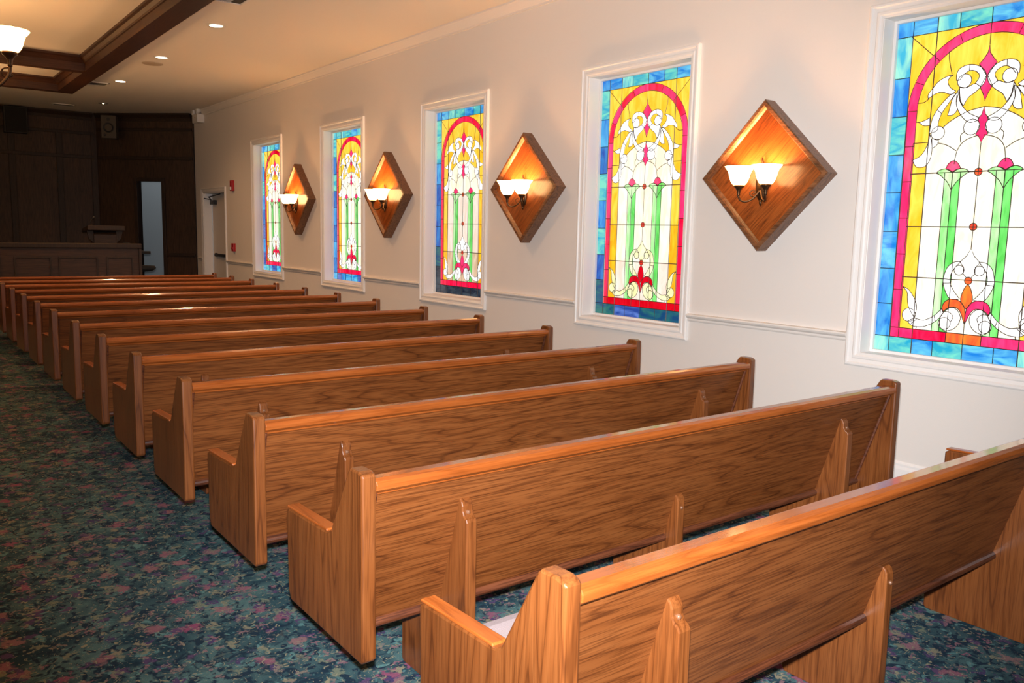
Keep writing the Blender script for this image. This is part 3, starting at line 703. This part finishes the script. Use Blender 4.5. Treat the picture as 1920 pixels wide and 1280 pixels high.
# ------------------------------------------------------------------ chandelier
def make_chandelier(loc):
    r = empty('chandelier', loc); R0 = .40
    bm = B(); lathe(bm, [(.002, -.16), (.02, -.15), (.012, -.125), (.035, -.10), (.05, -.06), (.03, -.02), (.018, .02), (.03, .08), (.022, .16), (.012, .22), (.018, .26), (.01, .30), (.002, .31)], (0, 0, 0), 20)
    obj('hub', bm, M['bronze'], r, smooth=True)
    bm = B(); z = .30; top = CZ-loc[2]; k = 0
    while z < top-.05:
        n = 10; c = Vector((0, 0, z+.022))
        ring = [c+Vector(((.012*math.cos(2*math.pi*j/n)) if k % 2 else 0, 0 if k % 2 else .012*math.cos(2*math.pi*j/n), .024*math.sin(2*math.pi*j/n))) for j in range(n)]
        tube(bm, ring, .003, 5, True); z += .037; k += 1
    obj('chain', bm, M['bronze'], r)
    bm = B(); lathe(bm, [(.065, top), (.065, top-.012), (.045, top-.03), (.012, top-.045), (.002, top-.05)], (0, 0, 0), 24); obj('canopy', bm, M['bronze'], r, smooth=True)
    for i in range(5):
        a = math.radians(-20+72*i); ca, sa = math.cos(a), math.sin(a)
        P = lambda q, z: (ca*q, sa*q, z)
        bm = B(); ctrl = [(.03, -.06), (.10, -.11), (.19, -.135), (.28, -.125), (.35, -.085), (.392, -.03), (R0, .02)]
        s = smoothpts(ctrl, False, 4); tube(bm, [P(q, z) for q, z in s], .009, 8)
        sp = [P(.385-.03*math.cos(t), -.02+.026*math.sin(t)) for t in [math.radians(200+25*j) for j in range(12)]]; tube(bm, sp, .005, 6)
        arm = obj('arm', bm, M['bronze'], r, smooth=True)
        c = P(R0, .085)
        obj('lamp_holder', holder_bm(c), M['bronze'], arm, smooth=True)
        obj('lamp_shade', shade_bm(c, .103, .122), M['shade'], r, smooth=True)
        bulb_light('bulb', (c[0], c[1], c[2]+.10), (1., .58, .25), 28., r, .04)
    return r
ch = make_chandelier((.235, 5.53, 2.50))
ch2 = copy_tree(ch); ch2.location.y = 10.6
ch3 = copy_tree(ch); ch3.location.y = 14.7
tag(ch3, 'bronze chandelier between the two cross beams, out of view', 'chandelier')
tag(ch2, 'bronze chandelier farther down the aisle, out of view beside the beams', 'chandelier')
tag(ch, 'bronze chandelier with glowing bell shades, cut by the frame edge below the beams', 'chandelier')

# ------------------------------------------------------------------ ceiling fittings
def downlight(loc, e):
    r = empty('recessed_downlight', loc)
    bm = B(); lathe(bm, [(.078, -.004), (.098, -.005), (.100, -.001), (.100, .004), (.078, .004), (.078, -.004)], (0, 0, 0), 32); obj('trim_ring', bm, M['whitep'], r, smooth=True)
    bm = B(); lathe(bm, [(.001, -.003), (.06, -.0035), (.078, -.002)], (0, 0, 0), 32); obj('lens', bm, M['bulb'], r, smooth=True)
    ld = bpy.data.lights.new('downlight_lamp', 'SPOT'); ld.energy = e; ld.color = (1., .56, .27); ld.spot_size = math.radians(150); ld.spot_blend = .8; ld.shadow_soft_size = .07
    o = bpy.data.objects.new('downlight_lamp', ld); C.objects.link(o); o.parent = r; o.location = (0, 0, -.02); LAMPS.append(o)
    return r
for y, e, lab in ((15.45, 120, 'recessed ceiling light nearest the front wall, by the square vent'), (12.87, 115, 'recessed ceiling light beside the round ceiling speaker'),
                  (10.42, 130, 'recessed ceiling light nearest the camera, largest of the row'), (7.9, 110, None)):
    o = downlight((3.345, y, CZ-.004), e)
    tag(o, lab or 'recessed ceiling light in the row above the pews, out of view', 'ceiling light', 'recessed lights along the ceiling')
bm = B(); lathe(bm, [(.001, -.012), (.11, -.010), (.135, -.006), (.148, -.001), (.148, .004)], (3.365, 13.46, CZ-.004), 32)
o = obj('ceiling_speaker', bm, M['spkG'], smooth=True); tag(o, 'round tan speaker grille set in the ceiling beside a recessed light', 'speaker')
r = empty('ceiling_spotlight', (3.66, 18.45, CZ-.004))
bm = B(); lathe(bm, [(.05, -.004), (.09, -.006), (.092, .0), (.092, .004)], (0, 0, 0), 24); obj('trim_ring', bm, M['greyM'], r, smooth=True)
bm = B(); lathe(bm, [(.022, -.003), (.05, -.003)], (0, 0, 0), 24); obj('reflector', bm, M['greyM'], r, smooth=True)
bm = B(); lathe(bm, [(.001, -.012), (.012, -.011), (.018, -.004), (.022, -.003)], (0, 0, 0), 24); obj('lens', bm, M['bulb'], r, smooth=True)
tag(r, 'small dim spotlight in the ceiling before the panelled front wall', 'spotlight')
def vent(loc, w, l, lab, half=False):
    r = empty('ceiling_vent', loc)
    bm = B()
    for (x0, x1, y0, y1) in ((-w, w, -l, -l+.025), (-w, w, l-.025, l), (-w, -w+.025, -l, l), (w-.025, w, -l, l)): box(bm, x0, x1, y0, y1, -.010, .004)
    obj('frame', bm, M['whitep'], r, .003)
    bm = B(); box(bm, -w+.02, w-.02, -l+.02, l-.02, -.001, .004); obj('backing', bm, M['darkM'], r)
    n = int((2*w-.05)/.022)
    for i in range(n):
        x = -w+.036+i*.022
        if half and i > n*.55: continue
        bm = B(); prism(bm, [(x-.007, -.002), (x+.006, -.011), (x+.008, -.010), (x-.005, -.001)], lambda a, b, d: (a, d, b), -l+.025, l-.025); obj('slat', bm, M['whitep'] if half else M['greyM'], r)
    return tag(r, lab, 'vent', 'ceiling air vents')
vent((3.10, 15.98, CZ-.004), .155, .155, 'square ceiling vent beside the dark beam corner')
vent((3.08, 19.28, CZ-.004), .20, .12, 'ceiling vent closest to the panelled front wall')
vent((3.10, 9.08, CZ-.004), .16, .20, 'pale ceiling vent cut by the top edge of the photo', True)

# ------------------------------------------------------------------ wall fittings
r = empty('emergency_light', (WX, 18.05, 3.98))
bm = B(); box(bm, -.15, 0, -.17, .17, -.17, .0); obj('housing', bm, M['whitep'], r, .012)
for s in (-1, 1):
    bm = B(); lathe(bm, [(.04, .03), (.075, -.03), (.08, -.07), (.07, -.075), (.001, -.07)], (-.09, s*.13, .075), 20, axis='X', cap0=True)
    h = obj('lamp_head', bm, M['whitep'], r, smooth=True)
    bm = B(); tube(bm, [(-.05, s*.10, .01), (-.055, s*.11, .05)], .012); obj('bracket', bm, M['greyM'], h)
bm = B(); lathe(bm, [(.012, 0), (.012, -.006), (.001, -.008)], (-.15, -.02, -.07), 12, axis='X'); obj('test_light', bm, M['red'], r, smooth=True)
tag(r, 'white twin-head emergency light high in the corner above the exit door', 'emergency light')
r = empty('alarm_strobe', (WX, 16.20, 2.37))
bm = B(); box(bm, -.05, .008, -.062, .062, 0, .20); obj('housing', bm, M['red'], r, .006)
bm = B(); box(bm, -.075, -.05, -.035, .035, .02, .075); obj('strobe_lens', bm, M['whitep'], r, .006)
tag(r, 'red fire alarm strobe on the wall, higher of the two red boxes', 'alarm')
r = empty('alarm_pull_station', (WX, 16.20, 1.21))
bm = B(); box(bm, -.045, .008, -.06, .06, 0, .155); obj('housing', bm, M['red'], r, .006)
bm = B(); box(bm, -.06, -.045, -.042, .042, .045, .075); obj('pull_handle', bm, M['red'], r, .004)
tag(r, 'red fire alarm pull box on the wall, lower of the two red boxes', 'alarm')

def speaker(name, M4, w, h, d, cab, grille_front, lab):
    r = empty(name); r.matrix_world = M4
    bm = B(); box(bm, -w/2, w/2, 0, d, 0, h); obj('cabinet', bm, cab, r, .012)
    if grille_front:
        bm = B(); box(bm, -w/2+.02, w/2-.02, -.015, 0, .02, h-.02); obj('grille', bm, M['grille'], r, .006)
    else:
        bm = B(); lathe(bm, [(.105, .0), (.105, -.008), (.095, -.012), (.085, -.004), (.03, .012), (.001, .004)], (0, 0, h*.46), 28, axis='Y'); obj('woofer', bm, M['black'], r, smooth=True)
        bm = B(); lathe(bm, [(.032, .0), (.032, -.006), (.024, -.008), (.001, -.004)], (0, 0, h*.82), 20, axis='Y'); obj('tweeter', bm, M['black'], r, smooth=True)
        bm = B(); lathe(bm, [(.025, .0), (.025, -.006), (.018, -.004), (.001, .0)], (-w*.25, 0, h*.14), 16, axis='Y'); obj('port', bm, M['black'], r, smooth=True)
    bm = B(); box(bm, -.03, .03, d, d+.10, h*.4, h*.6); obj('wall_bracket', bm, M['black'], r)
    return tag(r, lab, 'speaker')
speaker('loudspeaker', Matrix.Translation((2.31, FY-.32, 3.50)), .42, .53, .2, M['black'], True, 'black square loudspeaker high on the panelled front wall')
speaker('loudspeaker', Matrix.Translation((3.97, 19.60, 3.50)) @ Matrix.Rotation(math.radians(-24), 4, 'Z'), .30, .48, .22, M['spkW'], False, 'tan loudspeaker with round black woofer in the panelled corner')

# ------------------------------------------------------------------ platform furniture
PYW = 15.55
r = empty('choir_partition', (0, PYW, 0))
bm = B(); box(bm, -4.5, 3.55, 0, .12, 0, 1.27); obj('panel', bm, M['walnutX'], r)
bm = B(); box(bm, -4.55, 3.60, -.05, .17, 1.27, 1.355); obj('top_rail', bm, M['walnutD'], r, .015)
for x0, x1 in ((.25, 1.48), (1.66, 2.2), (2.3, 2.9), (3.03, 3.46)):
    bm = B()
    for a, b, c, d in ((x0, x1, .35, .38), (x0, x1, 1.10, 1.13), (x0, x0+.03, .38, 1.10), (x1-.03, x1, .38, 1.10)): box(bm, a, b, -.018, 0, c, d)
    obj('panel_moulding', bm, M['walnutD'], r, .005)
bm = B(); box(bm, 3.55, 3.60, -.03, .15, 0, 1.27); obj('end_post', bm, M['walnutD'], r, .006)
tag(r, 'long dark wooden partition with raised panels in front of the platform', 'partition')
r = empty('lectern', (3.235, 16.62, .42))
bm = B(); box(bm, -.19, .19, -.02, .30, 0, 1.08); obj('body', bm, M['walnutX'], r, .008)
bm = B(); box(bm, -.22, .22, -.05, .33, 0, .08); obj('plinth', bm, M['walnutX'], r, .008)
bm = B(); prism(bm, [(-.14, 1.15), (.40, 1.10), (.40, 1.17), (-.14, 1.235)], lambda a, b, d: (d, a, b), -.31, .31); obj('desk_top', bm, M['walnutD'], r, .008)
for s in (-1, 1):
    bm = B(); prism(bm, [(.19, 1.14), (.30, 1.14), (.27, 1.0), (.19, .92)], lambda a, b, d: (s*a, d, b), 0., .03); obj('corbel', bm, M['walnutD'], r, .003)
tag(r, 'dark wooden lectern with slanted top rising behind the partition', 'lectern')
r = empty('microphone', (3.0, 16.56, 1.645))
bm = B(); lathe(bm, [(.03, 0), (.03, .012), (.01, .02)], (0, 0, 0), 16, cap0=True, cap1=True); obj('base', bm, M['black'], r)
bm = B(); tube(bm, [(0, 0, .015), (-.01, -.01, .06), (.0, -.01, .10), (.025, -.005, .13)], .006); obj('gooseneck', bm, M['black'], r)
bm = B(); tube(bm, [(.018, -.006, .12), (.03, -.004, .135), (.055, 0, .16), (.062, 0, .167)], [.008, .016, .018, .010], 10); obj('head', bm, M['black'], r, smooth=True)
tag(r, 'small black gooseneck microphone on the lectern top', 'microphone')
r = empty('office_chair', (3.68, 16.02, .42), -math.pi/2)
bm = B()
for k in range(5):
    a = 2*math.pi*k/5+.3; tube(bm, [(0, 0, .09), (.24*math.cos(a), .24*math.sin(a), .05)], [.022, .014])
obj('base', bm, M['grille'], r)
bm = B(); lathe(bm, [(.03, .08), (.03, .30), (.02, .30), (.02, .44)], (0, 0, 0), 12, cap0=True, cap1=True); obj('column', bm, M['grille'], r)
bm = B(); lathe(bm, [(.05, .42), (.20, .44), (.255, .47), (.262, .50), (.24, .53), (.001, .54)], (0, 0, 0), 28, cap0=True); obj('seat', bm, M['grille'], r, smooth=True)
bm = B(); box(bm, -.2, .2, -.24, -.19, .62, .95); obj('backrest', bm, M['grille'], r, .03)
bm = B(); box(bm, -.03, .03, -.23, -.20, .5, .63); obj('back_support', bm, M['grille'], r)
for s in (-1, 1):
    bm = B(); tube(bm, [(s*.22, -.05, .5), (s*.25, -.05, .60), (s*.25, -.05, .76)], .014); box(bm, s*.25-.03, s*.25+.03, -.13, .12, .75, .80); obj('armrest', bm, M['grille'], r, .006)
tag(r, 'black office chair half hidden behind the partition end', 'chair')

# ------------------------------------------------------------------ light
def area(name, loc, rot, e, sx, sy, col):
    ld = bpy.data.lights.new(name, 'AREA'); ld.shape = 'RECTANGLE'; ld.size = sx; ld.size_y = sy; ld.energy = e; ld.color = col
    o = bpy.data.objects.new(name, ld); o.location = loc; o.rotation_euler = rot; C.objects.link(o); return o
area('hall_daylight', (6.2, 21.6, CZ-.05), (0, 0, 0), 14, 1.6, 1.6, (.88, .95, 1.))
# the camera's own flash, just above the lens
ld = bpy.data.lights.new('camera_flash', 'SPOT'); ld.energy = 1700; ld.color = (.96, .97, 1.); ld.spot_size = math.radians(82); ld.spot_blend = .85; ld.shadow_soft_size = .03
flash = bpy.data.objects.new('camera_flash', ld); C.objects.link(flash)

w = bpy.data.worlds.new('room_world'); SC.world = w; w.use_nodes = True
w.node_tree.nodes['Background'].inputs[0].default_value = (.9, .92, 1., 1); w.node_tree.nodes['Background'].inputs[1].default_value = .0

# ------------------------------------------------------------------ camera
f, yaw, pitch, roll = 1549.7, .6492, .1296, .0214
cy, sy, cp, sp = math.cos(yaw), math.sin(yaw), math.cos(pitch), math.sin(pitch)
F = Vector((sy*cp, cy*cp, -sp)); R0 = Vector((cy, -sy, 0)); U0 = R0.cross(F)
R = R0*math.cos(roll)+U0*math.sin(roll); U = U0*math.cos(roll)-R0*math.sin(roll)
cam = bpy.data.cameras.new('camera'); co = bpy.data.objects.new('camera', cam); C.objects.link(co)
cam.sensor_fit = 'HORIZONTAL'; cam.sensor_width = 36.; cam.lens = f/1920*36.; cam.clip_end = 200; cam.clip_start = .05
mw = Matrix(((R.x, U.x, -F.x, 0), (R.y, U.y, -F.y, 0), (R.z, U.z, -F.z, 1.666), (0, 0, 0, 1)))
co.matrix_world = mw
SC.camera = co
fm = mw.copy(); fm.translation = Vector((0, 0, 1.666))+U*.12+R*.0
flash.matrix_world = fm @ Matrix.Rotation(math.radians(-4), 4, 'Y')

v = SC.view_settings; SC.display_settings.display_device = 'sRGB'
v.view_transform = 'Standard'; v.look = 'None'; v.exposure = 0.; v.gamma = 1.; v.use_curve_mapping = False
